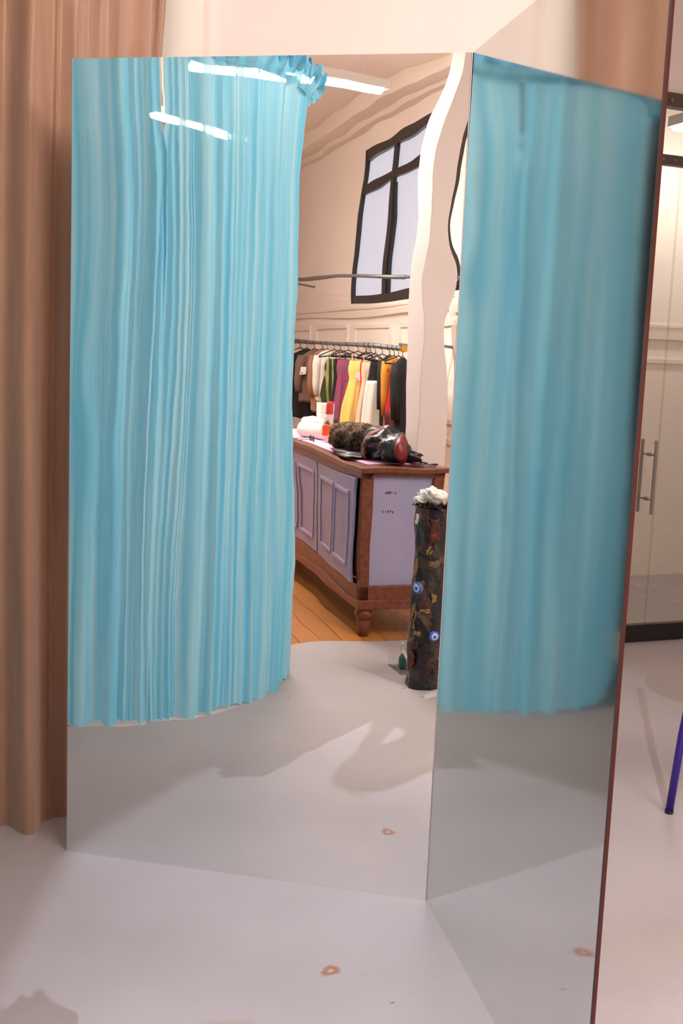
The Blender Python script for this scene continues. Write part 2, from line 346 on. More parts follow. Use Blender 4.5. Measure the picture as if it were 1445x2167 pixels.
wl = thing('spotlight', 'small black ceiling spotlight far behind the photographer, outside the photo', 'spotlight', (0.28, -3.20, 3.85), 0.0)
aim = Vector((0.66, 2.42, 0.0)) - Vector((0.28, -3.20, 3.85)); q_ = aim.to_track_quat('-Z', 'Y')
sl = bpy.data.lights.new('spot', 'SPOT'); sl.energy = SPOT_W; sl.color = (0.74, 0.80, 0.98); sl.spot_size = math.radians(25); sl.spot_blend = 0.12; sl.shadow_soft_size = 0.015
so_ = bpy.data.objects.new('spot_beam', sl); C.objects.link(so_); so_.parent = wl; so_.rotation_mode = 'QUATERNION'; so_.rotation_quaternion = q_
hs_ = MB(); n_ = 20
hs_.loft([[(r_ * math.cos(2 * PI * k / n_), r_ * math.sin(2 * PI * k / n_), z) for k in range(n_)] for r_, z in ((0.055, -0.05), (0.05, 0.04), (0.035, 0.08), (0.012, 0.09))], False)
ho_ = hs_.build('lamp_can', M_black, wl, smooth=True); ho_.rotation_mode = 'QUATERNION'; ho_.rotation_quaternion = q_
bk = q_ @ Vector((0, 0, 0.088)); MB().tube([tuple(bk), (bk.x, bk.y - 0.04, bk.z + 0.06), (bk.x, bk.y - 0.04, Z_C - 3.85)], 0.012, 10).build('bracket', M_steel, wl)

# ------------------------------------------------------------------ folding mirror
HIN = Vector((0.30319, 3.15044)); DA = Vector((-0.979267, 0.202574)); DB = Vector((0.202096, -0.979366)); NA = Vector((-0.202574, -0.979267)); NB = Vector((-0.979366, -0.202096))
WA, WB, HM, TH = 1.1669, 1.1356, 2.44, 0.0105
fm = thing('folding_mirror', 'tall frameless folding mirror of two hinged panels standing on the grey floor', 'mirror', (HIN.x, HIN.y, 0.0))
def warp(u, v):            # the sheet is slightly buckled (metres off the plane; u from the hinge, v up)
    w_ = 0.0
    erfc = math.erfc
    def lean(A, u0, su, v0, sv):            # bend that grows towards the hinge
        return -A * su * 0.886 * erfc((u - u0) / su) * math.exp(-((v - v0) / sv) ** 2)
    def leanl(A, u0, su, v0, sv):           # bend that grows towards the free edge
        return A * su * 0.886 * erfc(-(u - u0) / su) * math.exp(-((v - v0) / sv) ** 2)
    def dent(A, u0, su, v0, sv):
        return A * (u - u0) * math.exp(-((u - u0) / su) ** 2 - ((v - v0) / sv) ** 2)
    w_ += lean(-0.022, 0.05, 0.13, 2.44, 0.19)
    w_ += dent(0.0050, 0.13, 0.12, 1.73, 0.20)
    w_ += dent(0.0045, 0.03, 0.06, 1.97, 0.09) + dent(-0.0065, 0.03, 0.06, 1.84, 0.07) + dent(0.0050, 0.03, 0.06, 1.70, 0.08) + dent(-0.004, 0.03, 0.06, 1.4, 0.14)
    w_ += dent(-0.006, 0.42, 0.14, 1.10, 0.24) + dent(-0.006, 0.42, 0.16, 2.36, 0.16)
    w_ += leanl(-0.011, 1.02, 0.14, 2.02, 0.34) + dent(0.007, 1.12, 0.07, 1.53, 0.12) + dent(-0.006, 1.10, 0.07, 1.30, 0.14)
    w_ += dent(-0.0045, 0.28, 0.16, 2.22, 0.22) + dent(0.0030, 0.28, 0.14, 1.78, 0.18)
    w_ += dent(-0.006, 0.80, 0.14, 1.8, 0.5) + dent(0.006, 0.85, 0.12, 0.9, 0.35)
    w_ += 0.6e-5 * math.sin(u * 95 + 2.0 * math.sin(v * 6)) + 0.7e-5 * math.sin(v * 88 + 3 * math.sin(u * 7)) + 1.5e-5 * math.sin(v * 31 + u * 22)
    return w_
def panel(d, n, wd, mm, wf, nu, nv, gap):
    def P(u, v, off): p = d * u + n * off; return (p.x, p.y, v)
    board = MB()
    e = 0.0045
    pts = [(gap, -e), (wd, -e), (wd, -TH), (gap, -TH)]
    vs = [(*(d * x + n * y), z) for z in (0.0, HM) for x, y in pts]
    board.add(vs, [(0, 1, 5, 4)], 0); board.add(vs, [(1, 2, 6, 5), (3, 0, 4, 7), (0, 3, 2, 1), (4, 5, 6, 7)], 1); board.add(vs, [(2, 3, 7, 6)], 2)
    bo = board.build('mirror_panel', [M_darkedge, M_copper, M_back], fm)
    sh = MB(); sh.grid(lambda a, b: P(gap + (wd - gap) * a, HM * b, wf(gap + (wd - gap) * a, HM * b)), nu, nv)
    so = sh.build('mirror_sheet', mm, bo, smooth=True)
    ed = MB()
    for (x0, x1, flip) in ((gap, wd, 0),):
        k = 40
        ed.grid(lambda a, b: P(x1, HM * a, wf(x1, HM * a) * (1 - b) + (-e) * b), k, 1)
        ed.grid(lambda a, b: P(x0, HM * a, wf(x0, HM * a) * (1 - b) + (-e) * b), k, 1)
        ed.grid(lambda a, b: P(x0 + (x1 - x0) * a, HM, wf(x0 + (x1 - x0) * a, HM) * (1 - b) + (-e) * b), k, 1)
        ed.grid(lambda a, b: P(x0 + (x1 - x0) * a, 0, wf(x0 + (x1 - x0) * a, 0) * (1 - b) + (-e) * b), k, 1)
    ed.build('sheet_edge', M_darkedge, bo)
panel(DA, NA, WA, M_mirA, warp, 160, 300, 0.002)
panel(DB, NB, WB, M_mirB, lambda u, v: 0.0, 60, 120, 0.003)

# ------------------------------------------------------------------ drapes
def pleats(total, wmin, wmax, seed):
    r = random.Random(seed); out = []; s = 0
    while s < total:
        k = r.random(); wd = r.uniform(wmin, wmax) if k < 0.62 else (r.uniform(wmin * 0.35, wmin) if k < 0.9 else r.uniform(wmax, wmax * 1.7))
        out.append((s, wd, r.uniform(0.5, 1.0) * (0.55 if wd > wmax else 1.0), r.uniform(-1, 1), r.choice((0.7, 1.0, 1.8, 3.0)))); s += wd
    return out
def pleat_at(pl, s, idx):
    while idx + 1 < len(pl) and s >= pl[idx + 1][0]: idx += 1
    s0, wd, a, k, pw = pl[idx]; t = (s - s0) / wd
    return wd * a * (0.5 - 0.5 * math.cos(2 * PI * t)) ** pw, wd * 0.16 * k * math.sin(2 * PI * t), idx
def drape(name, m, path, z0, z1, wmin, wmax, depth, seed, parent=None, rows=26, per=9, zfun=None, hemfun=None, pathfun=None):
    """path(s)->(Vector2 point, Vector2 normal), s in metres along it"""
    fn, total = path
    pl = pleats(total, wmin, wmax, seed); cols = []; idx = 0
    ss = []
    for (s0, wd, a, k, pw) in pl:
        for j in range(per): ss.append(min(s0 + wd * j / per, total))
    ss.append(total)
    for s in ss:
        o, t, idx = pleat_at(pl, s, idx); cols.append((s, o, t, idx))
    r = random.Random(seed + 5); ph = [r.uniform(0, 6.3) for _ in range(8)]
    vs = []
    for j in range(rows + 1):
        v = j / rows
        for (s, o, t, i) in cols:
            am = depth * (zfun(s, v) if zfun else 1.0)
            am *= 1 + 0.25 * math.sin(i * 1.7 + v * 5 + ph[0])
            sway = 0.012 * math.sin(v * 3 + s * 2.2 + ph[1]) + 0.002 * math.sin(v * 9 + s * 5 + ph[2]) * (1 - v)
            sx = min(max(s + t * depth * 0.8 + sway * (4 * v * (1 - v) + 0.25), 0), total)
            if pathfun: sx = pathfun(sx, v, total)
            p, n = fn(sx)
            q = p + n * (o * am + 0.01 * math.sin(s * 3.1 + ph[3]) * math.sin(v * 5 + ph[4]))
            z = z0 + (z1 - z0) * v
            if hemfun and v < 0.12: z += hemfun(s, o) * (1 - v / 0.12)
            vs.append((q.x, q.y, z))
    n = len(cols)
    fs = [(j * n + i, j * n + i + 1, (j + 1) * n + i + 1, (j + 1) * n + i) for j in range(rows) for i in range(n - 1)]
    mb = MB(); mb.add(vs, fs)
    return mb.build(name, m, parent, smooth=True)
def arc(c, r, t0, t1):
    c = Vector(c); L = abs(t1 - t0) * r
    def fn(s):
        th = t0 + (t1 - t0) * s / L; d = Vector((math.cos(th), math.sin(th))); return c + d * flat(r, th), d
    return fn, L
def flat(r, th):                     # the hoop is a little flattened on its far side
    k = min(1.0, max(0.0, (math.degrees(th) - 82) / 26)); return r - 0.085 * k * k * (3 - 2 * k)
def poly(pts, side=1, sub=24):
    # Catmull-Rom through points, resampled
    P = [Vector(p) for p in pts]; P = [2 * P[0] - P[1]] + P + [2 * P[-1] - P[-2]]
    Q = []
    for i in range(1, len(P) - 2):
        for k in range(sub):
            t = k / sub; a, b, c, d = P[i - 1], P[i], P[i + 1], P[i + 2]
            Q.append(0.5 * ((2 * b) + (c - a) * t + (2 * a - 5 * b + 4 * c - d) * t * t + (3 * b - a - 3 * c + d) * t ** 3))
    Q.append(P[-2]); L = [0]
    for a, b in zip(Q, Q[1:]): L.append(L[-1] + (b - a).length)
    def fn(s):
        import bisect
        s = min(max(s, 0), L[-1] - 1e-6); i = max(bisect.bisect_right(L, s) - 1, 0); i = min(i, len(Q) - 2)
        t = (s - L[i]) / max(L[i + 1] - L[i], 1e-9); d = (Q[i + 1] - Q[i]).normalized()
        return Q[i] + (Q[i + 1] - Q[i]) * t, Vector((-d.y, d.x)) * side
    return fn, L[-1]

# blue changing booth: a round curtain hung from a hoop, left of the camera, seen in both mirrors
BC, BR, BZ = (-1.9, 1.6), 0.83, 2.84
booth = thing('changing_booth', 'round turquoise changing booth of sheer pleated fabric, reflected in the mirrors', 'curtain', (BC[0], BC[1], 0))
T = math.radians
hem = lambda s, o: 0.012 + 0.02 * math.sin(s * 9) * 0.4 - 0.3 * o
def gapfun(side):          # the two drapes overlap low down and part a little near the hoop
    def f(s, v, total):
        k = min(1.0, max(0.0, (v - 0.865) / 0.02)) * 0.0225
        return s - k * math.exp(-(total - s) / 0.06) if side > 0 else s + k * math.exp(-s / 0.06)
    return f
d1 = drape('drape', M_blue, arc((0, 0), BR, T(-84), T(46.5)), 0.0, BZ, 0.026, 0.080, 0.60, 12, booth, hemfun=hem, zfun=lambda s, v: 1.0 - 0.35 * v, pathfun=gapfun(1))
d2 = drape('drape', M_blue, arc((0, 0), BR + 0.012, T(44.2), T(232)), 0.0, BZ, 0.026, 0.085, 0.60, 24, booth, hemfun=hem, zfun=lambda s, v: 1.0 - 0.35 * v, pathfun=gapfun(-1))
rf = random.Random(4)
def ruffle(a, b):
    th = T(-84) + a * T(316); k = a * 316 / 6.2
    p1 = math.sin(2 * PI * k + 1.6 * math.sin(k * 0.9)); p2 = math.sin(2 * PI * k * 1.9 + 2 * math.sin(k * 1.7 + 1))
    rr = flat(BR, th) + 0.022 + 0.050 * math.sin(b * 2.2) + (0.026 * p1 + 0.012 * p2) * b ** 0.8
    t2 = th + (0.016 * math.cos(2 * PI * k + 1.6 * math.sin(k * 0.9)) + 0.008 * p2) * b
    return (rr * math.cos(t2), rr * math.sin(t2), BZ - 0.035 + 0.105 * math.sin(b * 2.5) + (0.018 * p2 - 0.014 * p1) * b)
MB().grid(ruffle, 1400, 14).build('ruffle_header', M_blue2, booth, smooth=True)
hoop = [(flat(BR, T(x)) * math.cos(T(x)), flat(BR, T(x)) * math.sin(T(x)), BZ - 0.01) for x in range(-84, 233, 4)]
MB().tube(hoop, 0.009, 8).build('hoop', M_steel, booth)
for x in (-60, 60, 180):
    MB().tube([(BR * math.cos(T(x)), BR * math.sin(T(x)), BZ), (0.3 * math.cos(T(x)), 0.3 * math.sin(T(x)), Z_C)], 0.003, 6).build('hanging_cord', M_cord, booth)

# beige satin curtain behind the mirror and down the left side
M_beige = mat('beige_satin', lin(160, 117, 91), 0.40, c2=lin(174, 131, 105), scale=3, stretch=(6, 6, 0.6), bump=0.12, bscale=9, spec=0.35, sheen=0.5)
bpath = poly([(-0.66, 4.17), (-0.76, 4.06), (-0.86, 3.80), (-0.98, 3.60), (-1.22, 3.52), (-1.6, 3.42), (-2.2, 3.2)], side=1)
def gather(s, v, total): return s + 0.10 * math.exp(-s / 0.25) * (1 - min(1, max(0, (v - 0.45) / 0.35)))
bc = drape('beige_curtain', M_beige, bpath, 0.015, 4.15, 0.055, 0.17, 0.60, 31, None, rows=40, per=14, zfun=lambda s, v: 1.05 - 0.4 * v, hemfun=lambda s, o: 0.02 * math.sin(s * 7), pathfun=gather)
tag(bc, 'floor-length beige satin curtain hanging behind the left edge of the folding mirror', 'curtain')
M_dark = mat('dark_brown_drape', lin(66, 54, 50), 0.7, c2=lin(54, 44, 42), scale=3, stretch=(6, 6, 0.6), sheen=0.2)  # added dark cloth; the dim strip's shade is put into its colour
dpath = poly([(-2.3, 3.12), (-2.75, 2.75), (-3.15, 2.2), (-3.35, 1.4), (-3.4, 0.7)], side=1)
dc = drape('added_dark_curtain', M_dark, dpath, 0.015, 4.15, 0.07, 0.17, 0.55, 37, None, rows=24, per=10)
tag(dc, 'added dark brown curtain beyond the blue booth, filling the dim strip in the right mirror panel', 'curtain')
trk = MB(); fn, tl = bpath
trk.tube([(*fn(tl * k / 40)[0], 4.20) for k in range(41)], 0.02, 8)
fn, tl = dpath
trk.tube([(*fn(tl * k / 20)[0], 4.20) for k in range(21)], 0.02, 8)
tr = trk.build('curtain_track', M_steel); tag(tr, 'steel ceiling track that the beige satin curtain hangs from', 'curtain track')
MB().box((-0.74, 4.15, 4.255), (0.03, 0.03, 0.09)).build('track_bracket', M_steel, tr)

# ------------------------------------------------------------------ glass door on the right
gd = thing('glass_door', 'frameless glass door with steel pull handles and a black bottom rail, right of the mirror', 'door', (GL.x, GL.y, 0), math.atan2(GD.y, GD.x))
M_glass = mat_clear('door_glass', (0.96, 0.955, 0.93, 1), 0.08, 0.0)
SE = 0.84            # free edge of the leaf, metres along the wall
MB().box((SE / 2 + 0.02, 0.0, 1.427), (SE - 0.02, 0.012, 2.64)).build('door_leaf', M_glass, gd)
MB().box((1.25, 0.012, 1.427), (1.62 - SE + 0.02, 0.012, 2.64)).build('fixed_pane', M_glass, gd)
MB().box((1.2, 0.0, 0.055), (2.36, 0.045, 0.10)).build('bottom_rail', M_black, gd)
r_ = MB().box((1.2, 0.0, 2.775), (2.36, 0.045, 0.055)).build('top_rail', M_darkrail, gd)
MB().box((1.2, 0.0, 2.93), (2.36, 0.012, 0.255)).build('transom_pane', M_glass, gd)
h_ = MB().box((1.2, 0.0, 3.095), (2.36, 0.06, 0.075)).build('header_channel', M_darkrail, gd)
sc = MB()
for x in (0.72, 1.0, 1.4): sc.tube([(x, -0.029, 3.09), (x, -0.040, 3.09)], 0.012, 10)
for x in (0.70, 0.78, 1.2): sc.tube([(x, -0.022, 2.775), (x, -0.030, 2.775)], 0.008, 10)
sc.build('screw_head', M_steel, gd)
for sy in (-1, 1):
    mb = MB(); mb.tube([(SE - 0.060 - 0.004 * sy, 0.06 * sy, 0.775), (SE - 0.060 - 0.004 * sy, 0.06 * sy, 1.205)], 0.010, 12)
    for z in (0.86, 1.12): mb.tube([(SE - 0.055, 0.0, z), (SE - 0.060 - 0.004 * sy, 0.06 * sy, z)], 0.005, 8); mb.tube([(SE - 0.055, 0.005 * sy, z), (SE - 0.055, 0.014 * sy, z)], 0.011, 10)
    mb.build('pull_handle', M_steel, gd, smooth=False)
def film(a, b):
    x = 0.45 + 1.0 * a; z = 0.15 + 1.75 * b
    return (x, -0.125 + 0.008 * math.sin(x * 31 + 3 * math.sin(z * 5)) * math.sin(z * 7 + 2), z)
M_film = mat_clear('clear_film', (0.985, 0.98, 0.97, 1), 0.07, 0.04, 1.0, 30)
pf = MB().grid(film, 60, 90).build('clear_plastic_sheet', M_film, None, smooth=True, loc=(GL.x, GL.y, 0), rz=math.atan2(GD.y, GD.x))
tag(pf, 'crinkled clear plastic sheet hanging in front of the glass door', 'plastic sheet')

# purple-legged stool, mostly outside the right edge of the photo
M_purple = mat('purple_paint', lin(48, 22, 120), 0.35)
st = thing('stool', 'stool with purple tubular legs standing at the right edge by the glass door', 'stool', (1.555, 3.9, 0), PI / 4)
for sx, sy in ((-1, -1), (1, -1), (1, 1), (-1, 1)):
    lg = MB().tube([(0.218 * sx, 0.215 * sy, 0.012), (0.20 * sx, 0.20 * sy, 0.3), (0.165 * sx, 0.165 * sy, 0.70)], 0.0145, 14).build('leg', M_purple, st, smooth=True)
    MB().tube([(0.2185 * sx, 0.2155 * sy, 0.0), (0.218 * sx, 0.215 * sy, 0.014)], 0.016, 14).build('rubber_foot', M_blackp, lg)
MB().lathe([(0.05, 0.70), (0.19, 0.70), (0.20, 0.715), (0.20, 0.735), (0.18, 0.745), (0.02, 0.745)], 32).build('seat', M_purple, st)

# ------------------------------------------------------------------ counter
CC = Vector((-1.10, 0.34)); CE1 = Vector((-0.652, -0.759)); CE2 = Vector((0.759, -0.652))   # corner, along, across
CL, CW, CH = 3.2, 0.47, 1.0
CRZ = math.atan2(CE1.y, CE1.x)      # local x runs along the counter, local y to the side away from the mirror
def CP(a, b): p = CC + CE1 * a + CE2 * b; return (p.x, p.y)
M_wbrown = mat('dark_stained_wood', lin(122, 60, 34), 0.4, c2=lin(96, 44, 24), scale=3, stretch=(1, 12, 12), bump=0.05)
M_lilac = mat('lilac_paint', lin(158, 150, 178), 0.55, c2=lin(148, 140, 168), scale=3)
M_lilacd = mat('lilac_moulding', lin(172, 162, 196), 0.5)
M_purp = mat('purple_inside', lin(72, 30, 62), 0.7)
ct = thing('shop_counter', 'long lilac counter with brown wooden frame and turned feet on the orange boards', 'counter', (CC.x, CC.y, 0), CRZ)
# local frame: +x along; the across direction CE2 is local +y or -y
SY = 1.0 if (Vector((-math.sin(CRZ), math.cos(CRZ))).dot(CE2) > 0) else -1.0
def cbox(mb, a0_, a1_, b0, b1, z0, z1, mi=0): return mb.box(((a0_ + a1_) / 2, SY * (b0 + b1) / 2, (z0 + z1) / 2), (a1_ - a0_, abs(b1 - b0), z1 - z0), 0, None, mi)
mb = MB()
for a_ in (0.0, CL - 0.06):
    for b_ in (0.0, CW - 0.06): cbox(mb, a_, a_ + 0.06, b_, b_ + 0.06, 0.16, CH - 0.03)
cbox(mb, 0.0, CL, 0.0, 0.05, 0.20, 0.30); cbox(mb, 0.0, CL, CW - 0.05, CW, 0.20, 0.30); cbox(mb, 0, 0.05, 0, CW, 0.20, 0.30); cbox(mb, CL - 0.05, CL, 0, CW, 0.20, 0.30)
cbox(mb, -0.012, CL + 0.012, -0.012, CW + 0.012, 0.16, 0.215)
cbox(mb, 0, CL, 0, 0.05, CH - 0.08, CH - 0.03); cbox(mb, 0, 0.05, 0, CW, CH - 0.06, CH - 0.03)
cf = mb.build('frame', M_wbrown, ct, bevel=0.004)
mb = MB(); cbox(mb, -0.02, CL + 0.02, -0.02, CW + 0.02, CH - 0.035, CH); mb.build('counter_top', M_wbrown, ct, bevel=0.006)
for a_ in (0.045, CL - 0.045):
    for b_ in (0.045, CW - 0.045):
        MB().lathe([(0.028, 0.0), (0.034, 0.006), (0.036, 0.03), (0.042, 0.085), (0.034, 0.095), (0.050, 0.105), (0.056, 0.125), (0.052, 0.145), (0.046, 0.150), (0.052, 0.162)], 16, (a_, SY * b_, 0)).build('foot', M_wbrown, ct, smooth=True)
mb = MB(); cbox(mb, 0.02, 0.035, 0.06, CW - 0.06, 0.30, CH - 0.06); ep = mb.build('end_panel', M_lilac, ct)
r = random.Random(8)
for (bb, zz) in ((0.13, 0.85), (0.12, 0.735)):
    mb = MB()
    for k in range(6): cbox(mb, 0.0185, 0.0195, bb + k * 0.012, bb + k * 0.012 + r.uniform(0.003, 0.008), zz + r.uniform(-0.008, 0.002), zz + r.uniform(0.004, 0.009))
    mb.build('scuff_mark', M_purp, ep)
mb = MB(); cbox(mb, 0.06, CL - 0.06, 0.06, 0.07, 0.30, CH - 0.06); mb.build('inner_panel', M_purp, ct)
# doors along the long side, the first one slightly ajar
for k in range(3):
    x0 = 0.075 + k * 1.03; W_ = 1.0
    dr = MB(); dr.box((W_ / 2, 0, 0), (W_, 0.02, 0.62)); dd = dr.build('door', M_lilac, ct)
    dd.location = (x0, SY * 0.012, 0.615); dd.rotation_euler.z = 0
    if k == 0:
        hx = x0 + W_; dd.location = (hx, SY * 0.012, 0.615)
        dd.data.transform(Matrix.Translation((-W_, 0, 0))); dd.rotation_euler.z = SY * 0.035
    off = -W_ if k == 0 else 0
    mo = MB()
    def fr(x0_, x1_, z0_, z1_, t=0.018, mo=mo):
        for (cx, cz, sx, sz) in (((x0_ + x1_) / 2, z1_, x1_ - x0_, t), ((x0_ + x1_) / 2, z0_, x1_ - x0_, t), (x0_, (z0_ + z1_) / 2, t, z1_ - z0_), (x1_, (z0_ + z1_) / 2, t, z1_ - z0_)):
            mo.box((cx + off, -SY * 0.013, cz), (sx, 0.012, sz))
    fr(0.10, 0.46, -0.22, 0.22); fr(0.54, 0.90, -0.22, 0.22)
    mo.build('moulding', M_lilacd, dd)

M_pink = mat('pink_felt', lin(222, 172, 200), 0.8)
mb = MB(); mb.box((1.55, SY * 0.25, 0.0035), (2.9, 0.40, 0.007))
pm = mb.build('pink_mat', M_pink, None, loc=(CC.x, CC.y, CH), rz=CRZ, bevel=0.003); tag(pm, 'thin pink felt mat covering the top of the lilac counter', 'mat')
ZT = CH + 0.007
# brown fur coat heap
M_fur = mat('brown_fur', lin(44, 33, 26), 0.9, c2=lin(132, 98, 70), scale=40, lo=0.42, hi=0.62)
fc = thing('fur_coat', 'brown fur coat lying in a heap on the counter behind the leather jacket', 'coat', (*CP(0.82, 0.18), ZT), CRZ)
mb = MB(); r = random.Random(2)
lumps = [((0.10, 0.0, 0.09), (0.20, 0.12, 0.10)), ((-0.08, 0.03, 0.095), (0.17, 0.12, 0.10)), ((-0.26, SY * 0.12, 0.085), (0.26, 0.08, 0.09)), ((0.26, SY * 0.02, 0.06), (0.14, 0.10, 0.065)), ((-0.46, SY * 0.15, 0.06), (0.16, 0.06, 0.065))]
for i, (c, rr) in enumerate(lumps): mb.blob(c, rr, i, 0.18, 28, 16)
for i in range(2600):
    c, rr = r.choice(lumps); th = r.uniform(0, 2 * PI); ph = math.acos(r.uniform(-0.35, 1))
    d = Vector((math.sin(ph) * math.cos(th), math.sin(ph) * math.sin(th), math.cos(ph)))
    p = Vector((c[0] + rr[0] * d.x * 0.98, c[1] + rr[1] * d.y * 0.98, c[2] + rr[2] * d.z * 0.98))
    if p.z < 0.012: continue
    t = d.cross(Vector((r.uniform(-1, 1), r.uniform(-1, 1), r.uniform(-1, 1)))).normalized(); b_ = d.cross(t); L = r.uniform(0.016, 0.034); tip = p + d * L * 0.7 + Vector((0.3, 0.2, -0.9)) * L * 0.5
    if tip.z < 0.004: tip.z = 0.004
    mb.add([p + t * 0.006, p - t * 0.003 + b_ * 0.005, p - t * 0.003 - b_ * 0.005, tip], [(0, 1, 3), (1, 2, 3), (2, 0, 3)])
mb.build('pelt', M_fur, fc, smooth=True)
M_lea = mat('black_leather', lin(30, 28, 30), 0.35, c2=lin(58, 56, 58), scale=7, bump=0.5, bscale=9)
M_red = mat('dark_red_leather', lin(120, 22, 26), 0.4, bump=0.2, bscale=20)
def cloth(o, seed): return o
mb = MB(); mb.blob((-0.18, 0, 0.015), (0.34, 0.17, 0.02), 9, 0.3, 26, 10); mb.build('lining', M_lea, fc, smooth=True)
# leather jacket, folded, with red panels
lj = thing('leather_jacket', 'folded black leather jacket with dark red panels on the pink counter mat', 'jacket', (*CP(0.27, 0.22), ZT), CRZ)
mb = MB(); mb.blob((0.02, 0, 0.088), (0.23, 0.12, 0.092), 21, 0.22, 36, 20, 2.4); mb.blob((0.18, SY * 0.03, 0.105), (0.15, 0.10, 0.10), 22, 0.25, 30, 16); mb.blob((-0.14, -SY * 0.0, 0.08), (0.105, 0.10, 0.085), 25, 0.2, 26, 14); mb.blob((-0.02, SY * 0.12, 0.035), (0.19, 0.06, 0.035), 27, 0.3, 26, 12)
mb.build('jacket_body', M_lea, lj, smooth=True)
# red sleeve stripe and quilted red shoulder
def strap(cx, cy, rx, rz_, w_, a0_, a1_, tw, nm):
    mb = MB()
    def f(a, b):
        th = a0_ + (a1_ - a0_) * a
        return (cx + (b - 0.5) * w_ + tw * math.sin(th), cy - SY * rx * math.cos(th), max(0.012, 0.07 + rz_ * math.sin(th)) + 0.003 * math.sin(a * 40))
    mb.grid(f, 30, 8); o = mb.build(nm, M_red, lj, smooth=True); s = o.modifiers.new('s', 'SOLIDIFY'); s.thickness = 0.008; o['label'] = 'dark red leather panel'; return o
strap(0.05, -SY * 0.0, 0.128, 0.118, 0.075, -0.6, 1.5, -0.03, 'sleeve_stripe')
mb = MB()
def quilt(a, b):
    th = 2 * PI * a; k = 0.065 * (1 - 0.25 * b)
    return (-0.235 - 0.0 + 0.10 * b + 0.010 * math.sin(b * 5 * PI) ** 2 * -1, -SY * 0.04 + k * 1.1 * math.cos(th), 0.072 + k * math.sin(th))
rings = []
for j in range(26):
    b = j / 25; k = 0.080 * math.sin(0.22 * PI + 0.28 * PI * b) * (1 + 0.07 * abs(math.sin(b * 6 * PI)))
    rings.append([(-0.285 + 0.13 * b + 0.25 * k * math.sin(2 * PI * i / 20), -SY * (0.02 - 0.06 * b) + k * 0.62 * math.cos(2 * PI * i / 20), 0.083 + k * math.sin(2 * PI * i / 20)) for i in range(20)])
MB().loft(rings).build('quilted_panel', M_red, lj, smooth=True)['label'] = 'dark red quilted shoulder panel'
MB().tube([(-0.14, -SY * 0.06, 0.152), (-0.10, -SY * 0.03, 0.158), (-0.08, 0.0, 0.155)], 0.006, 8).build('zip', M_steel, lj)

# small things on the counter
M_white = mat('white_cloth', lin(236, 226, 214), 0.85, bump=0.2, bscale=20)
M_wht = mat('white_card', lin(240, 232, 222), 0.7)
bt = thing('spray_bottle', 'clear bottle with a red cap and an orange label on the counter', 'bottle', (*CP(1.62, 0.24), ZT))
M_clearp = mat_clear('clear_bottle', (0.9, 0.9, 0.9, 1), 0.12, 0.1)
MB().lathe([(0.03, 0.0), (0.04, 0.004), (0.042, 0.12), (0.036, 0.15), (0.022, 0.19), (0.018, 0.215)], 20).build('bottle_body', M_clearp, bt, smooth=True)
MB().lathe([(0.0435, 0.05), (0.0445, 0.052), (0.0445, 0.115), (0.0435, 0.117)], 20).build('bottle_label', mat('orange_label', lin(236, 92, 36), 0.5), bt)
MB().lathe([(0.024, 0.205), (0.026, 0.21), (0.024, 0.27), (0.018, 0.285)], 20).build('cap', mat('red_cap', lin(214, 66, 60), 0.4), bt)
tr_ = MB(); tr_.tube([(-0.15, 0, 0.055), (-0.14, 0, 0.055), (0.14, 0, 0.055), (0.15, 0, 0.055)], [0.045, 0.054, 0.054, 0.045], 24)
o = tr_.build('towel_roll', M_white, None, smooth=True, loc=(*CP(1.95, 0.22), ZT), rz=0.5); tag(o, 'white paper roll lying on its side at the far end of the counter', 'roll')
o = MB().blob((0, 0, 0.075), (0.10, 0.09, 0.075), 41, 0.12, 28, 18).build('cloth_bundle', M_white, None, smooth=True, loc=(*CP(2.25, 0.30), ZT)); tag(o, 'round white cloth bundle behind the white paper roll', 'cloth')
mb = MB(); r = random.Random(6)
for k in range(12):
    mb.tube([(r.uniform(-0.09, 0.09), r.uniform(-0.08, 0.08), 0.01), (r.uniform(-0.06, 0.06), r.uniform(-0.06, 0.06), r.uniform(0.05, 0.15)), (r.uniform(-0.09, 0.09), r.uniform(-0.08, 0.08), 0.01)], 0.008, 6)
o = mb.build('cable_bundle', M_blackp, None, smooth=True, loc=(*CP(2.05, 0.40), ZT)); tag(o, 'tangle of black cables on the counter beside the blue booth', 'cables')
cb = MB(); cb.box((0, 0, 0.09), (0.14, 0.10, 0.18)); cb.box((-0.05, 0, 0.21), (0.04, 0.1, 0.06)); cb.box((0.05, 0, 0.21), (0.04, 0.1, 0.06))
o = cb.build('white_box', M_wht, None, loc=(*CP(2.35, 0.42), ZT), rz=CRZ, bevel=0.004); tag(o, 'white card box with a notched top standing at the back of the counter', 'box')
M_bbox = mat('dark_brown_card', lin(62, 44, 38), 0.6)
o = MB().box((0, 0, 0.04), (0.22, 0.10, 0.08)).build('brown_box', M_bbox, None, loc=(*CP(1.25, 0.41), ZT), rz=CRZ + 0.1, bevel=0.003); tag(o, 'low dark brown box on the counter behind the fur coat', 'box')
tk = thing('jewellery_stand', 'small wire jewellery stand of black loops on the back of the counter', 'stand', (*CP(0.86, 0.43), ZT), 0.4)
MB().lathe([(0.03, 0), (0.03, 0.008), (0.004, 0.012), (0.004, 0.08)], 16).build('base', M_black, tk)
for dx in (-0.018, 0.018): MB().tube([(dx + 0.02 * math.cos(2 * PI * k / 20), 0, 0.115 + 0.045 * math.sin(2 * PI * k / 20)) for k in range(21)], 0.003, 6).build('loop', M_black, tk)
sg = thing('sunglasses', 'dark sunglasses folded on the counter beside the white paper roll', 'sunglasses', (*CP(1.62, 0.11), ZT), 0.8)
for dx in (-0.032, 0.032): MB().tube([(dx, 0, 0.022), (dx, 0.004, 0.022)], 0.026, 16).build('lens', M_blackp, sg)
